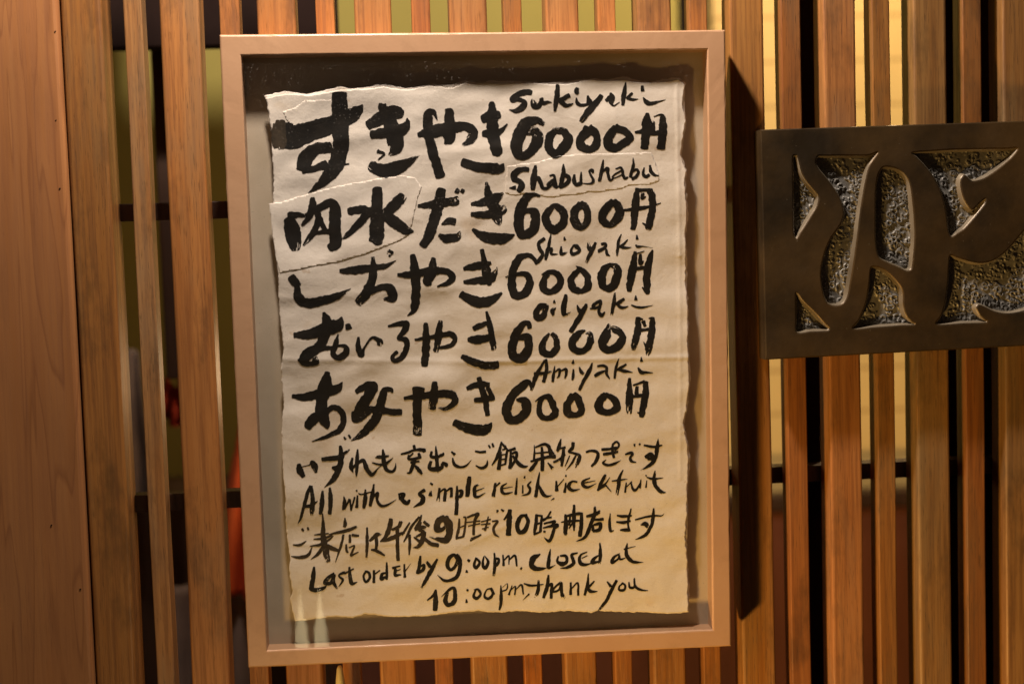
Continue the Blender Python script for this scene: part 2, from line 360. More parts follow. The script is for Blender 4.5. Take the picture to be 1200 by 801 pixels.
INK = """
@dish_name|brush written hiragana heading at the top of the sheet|300 80 4
392,118,70 392,200,78 395,290,80 398,360,76 375,450,76 325,520,52 280,560,28 245,585,3
128,318,120 140,316,124 175,322,112 270,290,92 360,262,84 430,230,72 475,200,52 500,172,8
350,372,50 280,378,56 232,425,72 222,475,62
222,474,44 275,470,32 330,450,45
410,452,8 436,448,8
525,268,42 590,232,66 650,208,70 685,215,44
578,178,30 605,182,34
540,312,36 600,302,50 680,288,58 708,258,28 708,235,8
600,190,50 630,260,70 650,330,80 655,372,66 625,405,15
570,388,18 600,402,12 572,430,8
535,455,46 590,478,62 650,470,66 710,442,42 765,408,4
760,312,22 820,300,58 900,282,58 980,272,44 1018,298,42 1006,335,44 970,360,14
850,242,5 832,208,24 808,215,42 808,300,46 825,380,46 850,460,46 864,508,48
905,195,40 908,260,52 905,330,56 888,356,16
1105,160,24 1108,220,50 1110,290,56 1120,350,58 1132,398,48 1135,410,20
1062,238,40 1100,226,58 1140,216,40
1064,305,28 1110,306,48 1150,290,24 1178,262,8
968,440,38 1030,460,46 1100,470,50 1145,468,44 1160,448,8
@dish_name_start|faded grey start of the first brush stroke|300 80 4|wash
88,262,16 84,300,24 86,345,24 92,372,18
104,246,20 100,300,34 104,350,36 110,378,16
124,246,26 122,300,40 124,350,40 128,376,18
@price|brush written price, topmost of the five|560 80 4.615
355,302,26 318,282,40 262,300,66 222,370,72 208,430,62 230,474,48 280,455,50 320,400,62 312,345,55 262,352,22
420,335,36 386,380,46 390,440,50 420,464,46 460,435,56 488,385,54 465,345,42 420,335,36
600,330,60 556,385,46 560,420,52 600,438,40 638,415,46 642,360,42 600,330,60
745,325,45 706,375,50 710,420,52 750,430,46 805,395,46 826,375,36 790,340,42 745,325,45
915,245,20 912,300,50 905,380,46 900,432,42
850,348,12 890,342,30
945,290,22 945,345,28
952,262,6 985,252,12 998,272,34 1000,340,46 990,432,46
890,350,30 950,352,26 1000,345,30
@romanised_name|brush written Sukiyaki in Latin letters|590 90 10.909
355,205,66 290,195,78 190,228,78 118,292,84 195,292,60 270,332,72 238,388,84 160,438,62 75,420,12
370,290,40 382,350,84 420,388,60 465,355,66 490,272,44
480,280,46 500,335,56 560,325,40 615,330,10
688,108,50 686,200,66 672,320,66 655,438,36
840,240,54 770,278,60 700,310,44
725,315,56 800,368,54 850,358,36 890,342,10
945,148,44 930,188,58 950,214,46
930,270,16 942,335,48 1000,366,34 1080,355,28
@romanised_name|same|680 90 10.909
95,245,28 112,310,68 125,350,80
268,240,58 215,320,84 130,410,92 60,500,80 12,575,56
0,362,34 80,355,30
385,208,26 400,260,80 395,300,90 400,345,40 432,370,22 500,325,10
330,308,46 375,265,60
580,70,12 570,160,50 550,270,62 540,362,40
665,212,36 625,248,42 590,278,30
600,275,38 680,292,36 740,285,8
790,118,40 795,182,54
805,265,14 838,320,62 900,345,54 980,325,32 1090,293,4
@dish_name|brush written kanji and kana heading in the second row|300 200 4
150,225,40 165,260,72 178,320,72 185,368,44
155,212,40 195,206,26 228,210,16
265,128,22 265,160,36 252,210,32 215,256,12
235,210,22 300,172,36 350,148,40 370,185,54 370,260,56 372,340,58 345,362,38
292,200,28 288,250,30 260,300,30 222,350,10
295,212,25 320,270,24 345,288,22
275,292,18 350,284,26
570,82,46 568,160,54 566,240,66 568,310,66 575,342,36
435,192,34 490,182,38 540,186,28
530,190,40 480,250,36 430,300,24 395,325,4
690,118,38 660,150,52 610,200,46
600,205,46 650,240,56 700,278,44 738,284,10
535,318,28 570,330,40
760,167,16 820,160,36 880,150,40 945,140,44
870,88,42 856,150,52 836,230,52 808,310,46 782,352,38
870,252,8 905,235,34 932,238,34
858,304,24 890,318,40 940,310,40 958,285,8
938,92,24 950,100,20
968,96,24
1080,55,12 1090,110,42 1115,170,56 1135,232,42 1142,255,10
1010,157,16 1060,150,36 1120,130,52 1158,105,12
1010,205,22 1080,206,40 1150,182,54 1166,165,14
1015,275,14 1060,305,42 1120,318,56 1170,315,46 1212,300,8
@romanised_name|brush written Shabushabu on its pasted strip|590 180 10.909
318,208,58 240,202,72 150,250,84 142,320,80 220,365,72 232,420,92 190,478,70
75,440,16 150,440,60
410,152,30 396,260,76 382,370,86 370,458,54
395,350,46 440,312,60 470,370,56 502,438,44 548,446,40 600,410,36
590,285,24 640,280,36 655,330,38 660,400,60 690,432,44
640,340,48 590,372,44 562,402,38 600,412,28 645,380,30
765,135,20 766,230,56 746,350,66 715,430,46
745,292,26 800,285,56 838,320,52 818,372,56 770,412,46 720,435,36
905,270,30 904,350,62 930,400,46 972,390,58
994,235,16 990,330,40 985,395,42
@romanised_name|same|680 180 10.909
160,245,28 150,215,42 120,222,30 128,262,30 165,330,36 158,370,40 110,385,24 30,380,10
292,80,16 280,180,42 262,270,50 245,350,46
272,240,16 340,192,50 352,250,40 368,320,40 392,340,32 430,310,20
450,195,16 510,180,30 540,215,36 546,270,40 570,315,44 610,300,20
520,222,28 450,260,24 412,300,22 445,310,18 530,270,18
675,55,10 678,140,36 660,220,42 640,300,40
660,322,40 710,300,46 745,240,40 718,205,34 670,228,26
815,180,20 806,260,42 840,298,46 880,270,40
890,150,30 904,230,46 950,275,38 1010,282,4
@price|brush written price in the second row|560 180 4.615
335,230,14 300,222,26 262,240,46 228,310,56 222,390,56 240,438,48 290,422,52 312,370,52 303,315,46 262,312,26 235,340,20
405,285,28 370,330,42 375,380,46 415,412,46 460,375,46 462,320,42 425,285,34 405,285,28
555,272,38 522,320,46 530,375,48 565,396,36 590,360,40 590,300,40 555,272,38
730,260,42 685,310,46 675,355,46 715,385,38 755,350,48 765,300,48 735,258,38
862,190,26 853,280,42 846,360,38 838,408,26
862,200,22 905,196,18 940,202,28
936,202,40 945,280,38 930,370,40 920,406,32
890,375,6 925,398,24
785,306,12 850,300,24 930,286,16 988,268,6
892,215,20 888,242,20 908,232,6
@dish_name|brush written kana heading in the third row|300 280 4
165,178,38 185,202,42 205,216,24
188,190,26 193,230,30 198,270,42 240,300,46 320,286,42 390,263,30 445,232,3
395,150,22 470,145,40 560,132,30 610,125,22 655,100,3
548,85,16 550,150,36 540,200,42 512,260,46 478,298,40
525,252,28 590,226,32 630,235,46 640,275,40 600,282,12
620,60,28 635,70,32
735,75,26 745,150,46 750,230,42 745,310,40 735,340,24 710,360,4
665,168,16 730,165,36 820,150,40 890,150,30 918,175,36 900,205,24 850,222,8
830,90,22 825,150,46 803,198,42 820,212,16
1060,50,20 1070,110,30 1085,170,46 1095,215,20
975,140,20 1020,130,36 1075,120,36 1100,112,16
975,202,16 1040,195,36 1100,185,42 1125,150,18 1130,130,4
962,258,36 1010,286,46 1070,296,50 1120,275,34 1152,252,10
@romanised_name|brush written Shioyaki in Latin letters|615 265 8
185,115,32 132,160,34 140,210,38 168,262,36 135,315,40 102,352,32
245,75,12 230,160,30 206,260,36 195,315,22
225,230,18 248,212,30 250,260,26 310,262,6
370,100,12 375,128,26
340,190,16 345,258,36 400,245,8
460,178,22 436,222,26 448,262,36 490,250,30 515,220,34 482,188,40 460,178,22
595,155,20 606,210,46 622,232,34
665,155,26 640,210,38 600,290,36 575,338,28
720,168,28 758,165,26 750,200,30 690,232,26
690,240,22 758,215,20 772,260,30 800,278,8
905,75,10 880,140,30 870,210,28 865,275,18
965,125,8 930,165,26 885,195,18
900,190,28 940,202,28 1000,198,4
1050,85,12 1055,120,28
1040,175,14 1060,192,28 1120,190,8 1200,205,3
@price|brush written price in the third row|560 265 4.615
318,205,14 300,172,25 265,158,28 222,175,42 190,240,42 185,320,46 202,370,46 250,365,46 280,310,42 265,265,34 220,258,24 150,277,8
345,262,8 385,248,28 425,255,32 448,295,36 430,335,42 390,355,36 355,335,40 356,290,36 388,252,18
545,235,28 505,285,36 515,335,42 560,350,30 592,328,42 590,270,36 556,234,25 530,215,4
720,205,18 680,240,46 670,300,46 690,335,36 730,325,46 755,260,46 745,218,34 702,210,18
850,140,20 840,220,42 825,300,42 818,350,26
945,130,12 930,180,36 915,260,40 915,330,38 918,365,20
890,330,8 908,352,18
880,152,14 880,200,25 896,188,8
845,230,22 920,222,20
852,150,7 900,135,5
@dish_name|brush written kana heading in the fourth row|300 360 4
180,130,26 250,125,46 330,100,66 385,80,58 402,45,8
318,25,16 335,80,56 315,150,46 290,190,46 240,222,56 212,255,40
220,240,46 232,264,28 282,260,22 272,245,44
385,125,6 375,170,25 362,215,26 385,235,30 420,215,30 420,185,24 390,180,12 340,190,16
300,192,30 350,190,18
430,80,24 435,98,32
480,140,12 480,190,28 495,220,28 507,190,12 535,150,12 555,142,16 580,160,30 580,176,22
620,88,12 660,80,22 704,75,28 695,110,28 668,145,18 702,152,28 706,190,28 682,235,26 652,250,22 640,230,20 662,208,16
795,75,20 798,150,36 795,220,36 790,272,34
745,152,10 790,145,20 850,135,22 910,125,28 932,150,25 910,180,22 860,190,14
865,65,22 855,130,36 845,205,28
1080,20,12 1095,80,28 1105,140,30 1115,195,26
1020,100,22 1050,85,26 1095,70,18
995,150,22 1040,150,42 1100,140,30
965,230,22 1020,255,36 1080,272,38 1132,270,38
@romanised_name|brush written oilyaki in Latin letters|615 335 8
200,190,50 150,192,60 105,245,60 112,295,60 160,288,60 192,230,50 215,180,20
275,132,12 275,156,30
290,205,12 260,230,46 265,275,20
385,82,28 370,160,56 360,240,52 372,270,34 430,245,6
490,180,12 505,220,36 525,240,42
575,170,26 555,220,52 490,330,52 430,428,40
610,212,12 650,206,26 642,180,34 708,140,30 700,190,30 640,216,18
705,190,28 695,240,30 720,275,36 750,245,16
845,65,16 835,160,38 815,270,26
930,120,28 880,160,36 840,175,22
860,165,22 910,205,30 970,190,8
1040,90,12 1042,130,32
1000,180,12 1080,202,24 1200,182,4
@price|brush written price in the fourth row|560 370 4.615
278,65,26 270,40,28 240,46,36 205,100,46 185,170,48 195,220,48 240,225,56 275,170,48 263,115,46 215,122,20
385,95,12 355,140,32 350,190,42 390,210,36 425,170,36 420,120,30 400,97,26
580,78,8 545,95,36 510,140,42 520,180,42 570,188,36 605,145,38 605,100,30 582,95,8
710,45,16 695,100,50 672,150,48 700,182,42 755,165,48 780,105,36 735,72,38 720,70,16
868,10,26 865,80,38 845,150,36 840,182,22
945,10,24 940,90,38 920,180,36 915,210,20
895,140,5 912,178,18
895,30,22 905,56,18
865,80,18 940,70,16
870,12,12 892,20,10
925,15,8 940,12,14
@dish_name|brush written kana heading in the fifth row|300 360 4
170,417,18 230,420,38 310,402,46 380,380,42 405,350,6
335,305,26 325,370,66 306,440,56 310,500,60 330,548,38 335,568,10
305,500,42 262,530,52 240,562,34
300,520,28 360,470,28 400,490,28 410,530,30 390,575,28 330,605,20 262,627,3
470,395,22 510,372,36 548,368,46 530,410,52 492,470,50 468,518,42
458,490,22 465,525,34 502,512,25 530,490,22
500,476,24 580,480,36 640,490,30 680,490,28
640,398,10 630,385,24 605,388,30 590,430,38 575,490,46 540,550,42 490,600,30 445,625,4
762,378,58 757,430,46 755,500,42 758,560,42 755,594,42
695,425,16 760,416,30 850,406,38 920,410,36 930,445,30 890,475,20 855,470,8
838,350,24 835,410,42 825,474,34
1045,330,22 1060,380,30 1075,440,30 1085,505,22
990,380,20 1040,362,30 1092,362,24
1025,435,20 1070,430,30 1115,425,28
1085,375,18 1106,415,24
930,540,34 990,565,46 1060,576,52 1090,560,34 1105,540,6
@romanised_name|brush written Amiyaki in Latin letters|615 410 8
185,92,22 150,160,30 110,230,42 75,330,36 60,375,22
196,85,26 205,160,36 190,240,36 175,298,34
90,225,38 180,216,28 250,200,14
280,150,10 270,220,28 260,295,26
275,210,12 325,180,25 320,240,22 300,260,10
325,200,12 385,180,28 385,230,25 375,262,16
452,90,8 450,125,30
455,180,16 452,240,28 445,278,22
510,160,12 525,200,36 552,222,22
630,120,12 605,190,40 550,290,34 510,373,28
680,150,22 730,145,26 765,165,30 765,220,28 795,270,12
750,192,16 690,215,25 660,240,28 740,205,12
878,80,8 855,160,28 840,263,24
950,135,20 900,165,26 860,190,18
880,185,26 940,197,30 1010,208,6
1088,65,10 1092,105,30
1060,165,16 1090,205,38 1140,210,25 1200,212,6
@price|brush written price in the fifth row|560 370 4.615
290,395,10 275,358,26 240,382,46 180,440,48 155,510,50 175,560,48 225,555,48 262,510,52 253,460,50 210,452,16
310,462,6 345,440,18 385,442,36 412,495,36 415,535,42 370,555,30 335,530,30 335,470,28 362,440,12
515,430,40 485,480,42 490,525,42 530,535,32 560,510,40 545,455,40 518,425,34
690,425,34 655,470,46 665,510,46 710,520,32 750,495,42 735,452,38 690,422,24
820,338,16 820,420,38 818,480,38 818,523,30
840,375,10 900,354,16
908,357,28 905,430,36 890,500,36 885,543,26
862,520,7 885,532,18
860,382,20 858,420,25
830,436,20 900,427,18
@note_line|brush written Japanese note above the line beginning All with|340 505 8
80,310,38 95,370,66 125,422,44
110,332,10 140,325,8 180,315,12 205,292,40 230,330,62 242,385,28
300,262,38 380,255,46 460,240,46 510,205,30 555,170,16
470,138,26 478,220,52 470,310,56 440,390,60 400,455,46 320,525,4
395,342,28 440,348,60
505,55,16 520,75,20
548,36,18 565,65,20
585,248,20 570,330,42 590,380,12
632,170,16 628,260,38 625,350,32 620,420,12
575,352,26 640,292,30 690,275,36 715,340,42 765,404,36 830,338,10 865,315,7
800,236,22 850,240,36 925,230,16
870,170,16 875,230,38 885,310,42 910,363,32 960,375,26 985,340,22 990,295,4
770,292,12 840,310,20 900,300,30 965,245,5
@note_line|same|465 505 8
160,132,26 165,158,30
40,215,18 110,195,25 180,172,25 258,177,34 245,195,12
112,222,18 110,255,25 125,268,12
152,205,16 120,235,18
205,205,22 215,240,34
110,262,22 170,257,28 225,240,28
170,252,34 150,320,36 125,383,28 95,388,8
172,322,22 200,355,36 235,398,22
130,292,22 210,280,18
365,140,12 372,230,30 380,330,36 385,385,16
325,190,22 322,235,30 370,242,25 428,220,30 435,200,12
320,280,28 306,340,36 360,356,46 420,338,40 420,292,22
428,295,28 464,310,36 460,330,22
512,190,16 542,217,28
522,250,12 540,308,32 590,335,26 650,320,20 700,265,3
735,185,16 780,195,22 832,190,24
740,320,12 790,345,26 840,320,28 850,270,6
860,130,16 875,155,18
895,115,20 905,145,25
@note_line|same|575 505 8
102,100,18 80,180,30 50,260,26 10,315,12
102,110,18 140,152,28
95,190,18 85,260,34 75,355,34
110,172,16 152,165,18 146,230,24 135,310,20
90,220,12 140,215,12
85,266,14 140,256,14
80,322,18 130,306,18
165,182,22 230,160,28
190,175,18 185,260,30 180,345,32
188,216,18 240,196,28 236,250,28 195,330,22
205,230,22 260,300,36 310,330,30 350,325,8
408,130,8 410,200,18 405,262,24
420,150,16 500,122,26 545,145,34 556,200,30 560,235,24
420,206,14 540,196,18
375,282,20 450,262,28 540,240,30 605,236,38
480,150,22 485,260,36 485,368,36
440,270,22 400,330,36 365,370,28
535,295,10 580,345,34
552,170,38 585,225,36
660,75,12 640,150,36 628,192,16
590,290,22 640,265,24 700,220,12
685,170,28 675,250,36 665,325,26
635,150,28 620,182,12
650,162,18 700,150,22
775,108,32 765,160,36 735,192,22 800,212,25 832,230,32 822,280,36 795,338,22
740,230,12 715,290,14 695,330,6
795,232,18 760,300,20 705,365,4
@note_line|same|660 505 8
215,195,20 260,182,25 312,192,30 325,230,34 302,285,34 265,328,20
360,170,26 420,165,26 500,150,22
375,215,26 440,205,30 510,190,22
460,122,22 500,97,20 520,130,20 490,170,18 455,152,16
460,130,22 460,190,26 475,245,26
400,265,6 372,295,20 420,315,25 480,300,25 540,270,3
580,215,16 630,202,28 648,215,25 626,250,25 642,280,25 682,290,8
665,120,22 668,140,14
715,120,24
755,130,16 850,145,26 925,130,14
888,70,10 880,150,38 870,230,36 840,290,36 790,330,26 725,365,4
770,242,32 820,216,40 842,250,40 792,256,30
@note_line|brush written English note about relish rice and fruit|340 555 8
190,108,22 160,190,36 130,300,32 100,410,26 70,470,4
200,112,28 210,220,42 206,340,42 202,388,16
140,302,28 200,292,36 240,265,20 265,240,4
305,158,20 300,260,46 285,372,34
372,128,22 380,240,44 372,372,36
505,210,12 510,270,36 495,335,20
510,330,16 550,250,20 560,240,20 572,340,20
572,335,16 605,215,18
622,150,18 628,162,14
632,200,16 625,312,34
705,145,16 705,230,38 690,318,30
640,180,10 670,190,16 760,165,10
785,95,16 770,200,38 750,298,30
765,232,12 818,178,28 815,240,28 850,294,28 910,290,22 995,238,3
1018,182,14 1030,235,26
1015,190,18 1065,190,34 1050,235,40 1090,275,42 1122,245,20
1030,225,30 1060,240,36
@note_line|same|450 545 8
380,232,36 332,265,30 365,300,42 350,350,42 275,392,6
435,165,18 455,180,22
440,240,16 435,283,38
520,215,22 505,332,34
510,262,12 570,226,24 568,333,32
575,250,12 630,217,24 630,295,28
685,195,16 685,300,36 676,458,34
690,240,16 728,242,36 720,288,36 690,300,14
800,108,36 790,200,46 780,288,40
890,180,12 852,202,30 850,278,36 880,296,25 950,258,6
850,246,18 940,212,6
@note_line|same|560 540 8
165,207,22 145,328,36
155,250,14 205,200,18
270,205,10 226,240,25 226,288,30 260,305,25 325,290,8
230,256,14 325,240,6
365,157,12 355,310,30
440,140,12 435,158,22
420,225,12 420,300,18
500,190,12 470,225,20 490,260,26 475,305,25 410,325,6
578,105,10 560,220,32 540,333,34
570,220,12 600,290,36 640,330,28 700,322,4
715,350,16 685,368,5
735,187,16 740,278,36
745,242,12 805,170,10
825,128,10 825,142,20
825,205,16 815,293,28
930,195,16 880,192,22 850,240,36 890,275,28 960,262,5
1050,155,12 990,185,25 985,225,32 1030,245,25 1110,208,4
985,206,18 1100,182,6
@note_line|same|650 540 8
475,127,22 445,180,36 402,273,18
425,236,28 470,215,20 515,150,6
468,215,18 530,285,6
402,273,18 470,235,12
640,80,10 606,150,32 596,240,36 585,313,28
535,185,12 610,176,20 680,165,5
670,200,12 660,290,22
670,245,10 720,190,14
712,195,12 735,264,26 765,268,24 800,205,12
806,172,10 798,250,20
850,128,8 858,138,12
862,180,8 855,245,18
940,90,12 930,170,36 950,240,36 1000,285,32 1040,288,8
862,150,10 920,165,22 1015,155,5
@note_line|washed out brown ink line written below the Latin line beginning All with|335 590 8|wash
150,237,24 165,255,20
203,222,18 210,245,22
65,385,8 130,385,26 190,350,10
50,490,8 130,500,30 210,476,30 245,405,8
345,90,12 350,200,34 350,300,50 368,420,66 395,538,44
265,292,10 330,286,20 400,280,14
260,332,10 340,325,25 420,300,20 438,280,6
225,397,8 330,380,30 400,340,20 445,300,8
350,400,30 300,470,30 235,518,6
390,392,38 440,420,42 488,438,30
552,132,12 555,190,36 548,215,30
405,287,8 480,270,25 580,247,36 660,215,20 645,235,10
540,290,22 520,380,25 465,545,8
600,290,22 600,360,28
620,292,26 682,300,22
565,380,16 570,440,25 585,455,12
590,410,12 640,392,18 625,440,20 612,483,24 680,450,8
760,222,16 762,330,30 760,430,28 755,500,20
785,345,22 850,292,44 895,285,10
845,285,28 850,360,32 845,430,28
800,430,18 850,440,32 925,485,18
@note_line|same|425 590 8|wash
265,142,38 250,220,46 220,300,38 165,352,10
360,165,34 335,215,34 265,245,22
165,350,16 260,326,40 330,290,38 390,265,22
325,240,34 326,380,36 332,530,34
440,175,16 400,240,22 370,290,18
530,122,20 460,210,26 420,290,26 385,355,12
440,290,28 440,390,28 435,475,14
550,105,16 530,170,26 490,232,24
575,165,28 620,205,28
490,242,22 560,216,36 592,222,22
540,170,28 530,240,32 570,262,30 500,310,22
480,310,12 530,350,30
580,262,34 560,340,46 520,400,36 470,410,8
580,325,34 640,370,38 708,388,40
765,130,66 712,165,66 690,228,62 738,242,44 775,208,24 765,180,12
770,132,66 812,190,66 812,280,70 780,338,60 700,328,34 625,305,6
@note_line|same|525 585 8|wash
105,180,16 100,270,26 80,360,24
145,165,16 165,172,20 160,260,20 145,345,24
100,268,14 160,242,14
75,365,24 150,345,18
180,167,18 280,132,25 265,180,18
175,215,12 300,200,16
190,250,12 300,226,14
270,132,28 245,230,28 240,330,28
310,330,16 210,380,34
310,210,12 400,186,16
310,235,12 395,226,16
378,160,12 360,240,20 345,288,24
320,275,12 380,260,12
415,205,16 465,206,20 430,260,25 436,320,25 480,352,8
465,102,26 458,122,12
500,92,16 520,110,22
@note_line|darker right hand end of the line with closing time|525 585 8
580,98,34 575,200,50 568,332,48
525,190,16 560,150,30 578,105,24
740,150,30 682,162,36 650,240,42 670,308,42 720,288,46 750,210,36 730,150,30
830,142,22 825,230,36 805,330,22
880,162,22 865,300,28
840,150,18 885,155,18
830,230,18 880,216,18
805,325,22 870,302,18
965,112,16 930,170,22 890,200,18
890,186,16 970,166,18
900,226,18 1000,205,24 975,235,16
890,265,12 1020,240,36 1000,270,22
1005,230,22 985,310,32 950,388,30 900,355,5
905,295,22 903,305,24
@note_line|same|640 585 8
180,142,26 185,230,40 180,330,36
180,160,22 270,137,30 320,132,30
330,125,26 330,230,38 315,343,36
262,52,22 260,160,36 262,290,16
140,212,8 200,205,25 310,196,18
260,200,22 215,270,12
225,160,18 215,240,22
455,67,22 455,140,38
380,157,28 450,142,36 505,110,26
450,150,38 420,230,36 380,330,36 340,370,25 280,395,5
440,192,22 535,185,30
440,240,22 440,290,30
450,237,22 508,228,36 498,285,36 440,295,28
600,130,10 595,220,26 605,293,25 635,290,8
665,150,18 730,158,28 800,150,18
660,210,18 720,215,28 790,200,16
795,85,12 775,170,26 766,230,20 780,290,18
695,285,16 750,285,36 788,290,18
835,190,14 920,166,20 1010,150,18 1080,150,12 1105,128,4
1008,82,16 1000,170,36 985,240,32 940,320,32 890,355,24 835,375,4
885,235,12 930,230,46 952,255,30
@note_line|brush written English line with the last order time|350 635 8
145,228,18 140,300,44 125,400,46 118,436,44 180,445,40 240,425,28 260,405,8
330,287,16 280,330,36 248,378,38 300,383,36 330,320,36 325,290,22
320,310,28 330,380,36 360,435,12
430,285,28 382,302,20 382,325,18 415,355,26 375,415,8
475,235,20 480,320,34 500,388,36 550,375,5
430,295,18 515,250,12
630,272,22 608,320,22 630,373,26 665,340,26 660,292,25 630,275,22
705,267,22 705,378,28
715,300,12 760,266,14
825,192,14 825,270,28 825,348,24
815,290,18 780,302,30 776,343,36 820,325,18
950,225,16 880,242,22 905,252,25 905,308,32 960,305,10
900,275,16 955,255,8
990,207,16 995,326,28
1000,270,12 1050,200,4
@note_line|same|480 635 8
100,128,20 95,200,36 72,292,28
95,232,18 135,212,26 125,260,30 72,290,22
160,182,22 195,235,36
260,158,24 215,240,40 160,340,36 112,425,20
440,150,28 415,118,28 370,150,40 356,215,38 385,258,32 430,225,32 455,160,36
445,112,28 470,170,38 466,270,40 420,340,36 330,360,26 260,305,5
545,165,20 562,178,26
535,260,12 535,280,28
625,147,18 606,210,28 625,238,32 655,190,26 627,150,18
695,135,14 685,210,28 710,238,32 735,180,28 702,125,4
795,102,14 800,200,32 785,308,26
800,150,18 835,160,28 825,205,26 795,225,14
875,120,16 880,215,25
885,167,12 930,128,18 930,205,10
935,162,12 988,127,22 1005,220,18
1050,235,18 1040,248,22
@note_line|same|610 635 8
185,112,12 122,152,56 102,210,52 142,245,42 200,246,28 245,238,6
280,67,10 266,160,34 262,238,30 330,210,4
355,132,16 346,180,26 390,203,42 433,182,32 428,132,30 372,127,16
535,100,14 482,117,26 490,160,32 495,198,32 440,234,28 370,242,5
625,92,10 562,122,22 556,188,36 600,210,28 665,195,8
575,150,10 625,126,10
745,8,14 750,100,34 740,198,28
735,122,12 690,152,30 672,190,32 730,180,18
930,105,8 875,142,26 857,188,32 910,160,20 925,122,16 935,160,22 985,145,6
1000,12,12 990,80,30 1005,140,36 1060,184,30 1155,188,3
970,65,16 1080,38,4
@note_line|brush written closing thank you line at the foot of the sheet|490 655 8
85,385,14 140,342,26 162,300,26
165,287,20 165,380,46 160,478,42
215,355,4 290,287,26 338,272,34 346,350,42 330,408,42 280,428,40 255,385,40 275,310,28
462,290,28
450,375,12 455,403,26
545,277,16 520,340,28 550,364,28 585,325,22 560,282,24 522,285,8
680,272,16 640,287,15 622,345,22 660,368,28 700,322,24 684,272,22 715,325,16
775,242,10 778,330,32 775,420,26 762,473,20
770,300,12 828,280,15 835,225,7 790,260,6
880,245,12 850,330,20
865,290,8 910,252,15 905,330,16
915,280,8 968,237,18 985,325,16
1040,325,18 980,382,4
990,225,12 1060,245,22 1175,235,8
@note_line|same|620 655 8
90,197,18 85,280,36 60,353,28
180,147,20 170,250,36 136,358,28
165,270,12 210,232,28 210,300,30 205,363,28
300,212,26 250,252,20 218,300,22 280,285,20 302,222,26 305,310,30 320,352,42 340,345,12
390,217,18 390,328,28
400,270,12 455,222,20 460,335,22
555,132,10 545,240,30 520,333,24
610,202,14 570,247,26 540,272,20
555,277,28 580,300,32 640,298,6
730,207,12 765,250,30
820,197,26 770,290,34 720,390,32 652,475,22
880,222,20 846,250,16 846,285,22 890,284,26 900,245,20 877,222,18
935,212,12 945,260,24 985,255,22 990,175,10
985,182,14 995,250,26 1050,285,22 1115,290,4
"""
# ================================================================ framed showcase
YF, YG, YP, YB = -0.040, -0.036, -0.0245, -0.0125     # front, glass, paper, backing
frame = empty('picture_frame', tuple(at(574, 770, -0.0)), 'flat pinkish tan box frame with glass around the handwritten menu', 'frame')
outer = [(257, 41), (850, 35), (857, 757), (291, 782)]
inner = [(282.5, 65), (829, 58), (835.5, 737.5), (313, 762)]
def quad(pts, Y, n=60):
    """points along a quad outline, n per side, at depth Y (projected through the same front plane place)"""
    res = []
    P = [at(x, y, YF) for x, y in pts]
    for k in range(4):
        p, q = P[k], P[(k+1) % 4]
        for i in range(n):
            r = p.lerp(q, i/n); res.append(Vector((r.x, Y, r.z)))
    return res
def offs(ring, d, Y, inward=1):
    n = len(ring); c = sum(ring, Vector())/n; out = []
    m = n//4
    C = [ring[k*m] for k in range(4)]
    # shift every side by d along its in-plane normal
    def side(k):
        p, q = C[k], C[(k+1) % 4]; t = (q-p); nn = Vector((t.z, 0, -t.x)).normalized()
        if nn.dot(c-p) < 0: nn = -nn
        return p+nn*d*inward, t
    NC = []
    for k in range(4):
        p0, t0 = side(k-1); p1, t1 = side(k)
        det = t0.x*(-t1.z)+t1.x*t0.z
        w = p1-p0; s = (w.x*(-t1.z)+t1.x*w.z)/det
        NC.append(p0+t0*s)
    for k in range(4):
        for i in range(m):
            r = NC[k].lerp(NC[(k+1) % 4], i/m); out.append(Vector((r.x, Y, r.z)))
    return out
O = quad(outer, YF); I = quad(inner, YF)
rings = [offs(O, 0, -0.001), offs(O, 0, YF+0.0022), offs(O, 0.0006, YF+0.0007), offs(O, 0.0020, YF),
         offs(I, -0.0016, YF), offs(I, -0.0005, YF+0.0004), offs(I, 0, YF+0.0014), offs(I, 0, YB+0.003)]
rr = random.Random(8); vs = []; fs = []
for k, r in enumerate(rings):
    for i, v in enumerate(r):
        j = 0.00022 if k in (1, 2, 3, 4, 5, 6) else 0
        nz = math.sin(i*0.31+k)*0.5+rr.uniform(-1, 1)*0.7
        if rr.random() < 0.03 and k in (2, 3): nz -= 2.2
        vs.append(v+Vector((nz*j, abs(nz)*j*0.5, nz*j)))
n = len(O)
for k in range(len(rings)-1):
    for i in range(n):
        fs.append((k*n+i, k*n+(i+1) % n, (k+1)*n+(i+1) % n, (k+1)*n+i))
k = len(rings)-1
for i in range(n): fs.append((k*n+i, k*n+(i+1) % n, (i+1) % n, i))
bm = bmesh.new(); me = meshdata('moulding', vs, fs); bm.from_mesh(me)
mo = link('moulding', from_bm('moulding', bm), M_FRAME, frame)
bq = offs(I, -0.004, YB)
Bc = [bq[k*60] for k in range(4)]
link('backing_board', meshdata('backing_board', [Bc[0], Bc[1], Bc[2], Bc[3]]+[v+Vector((0, .006, 0)) for v in Bc],
     [(0, 1, 2, 3), (7, 6, 5, 4), (0, 4, 5, 1), (1, 5, 6, 2), (2, 6, 7, 3), (3, 7, 4, 0)]), M_BACK, frame)
gq = offs(I, -0.0005, YG); Gc = [gq[k*60] for k in range(4)]
link('glass_pane', meshdata('glass_pane', Gc, [(0, 1, 2, 3)]), M_GLASS, frame)

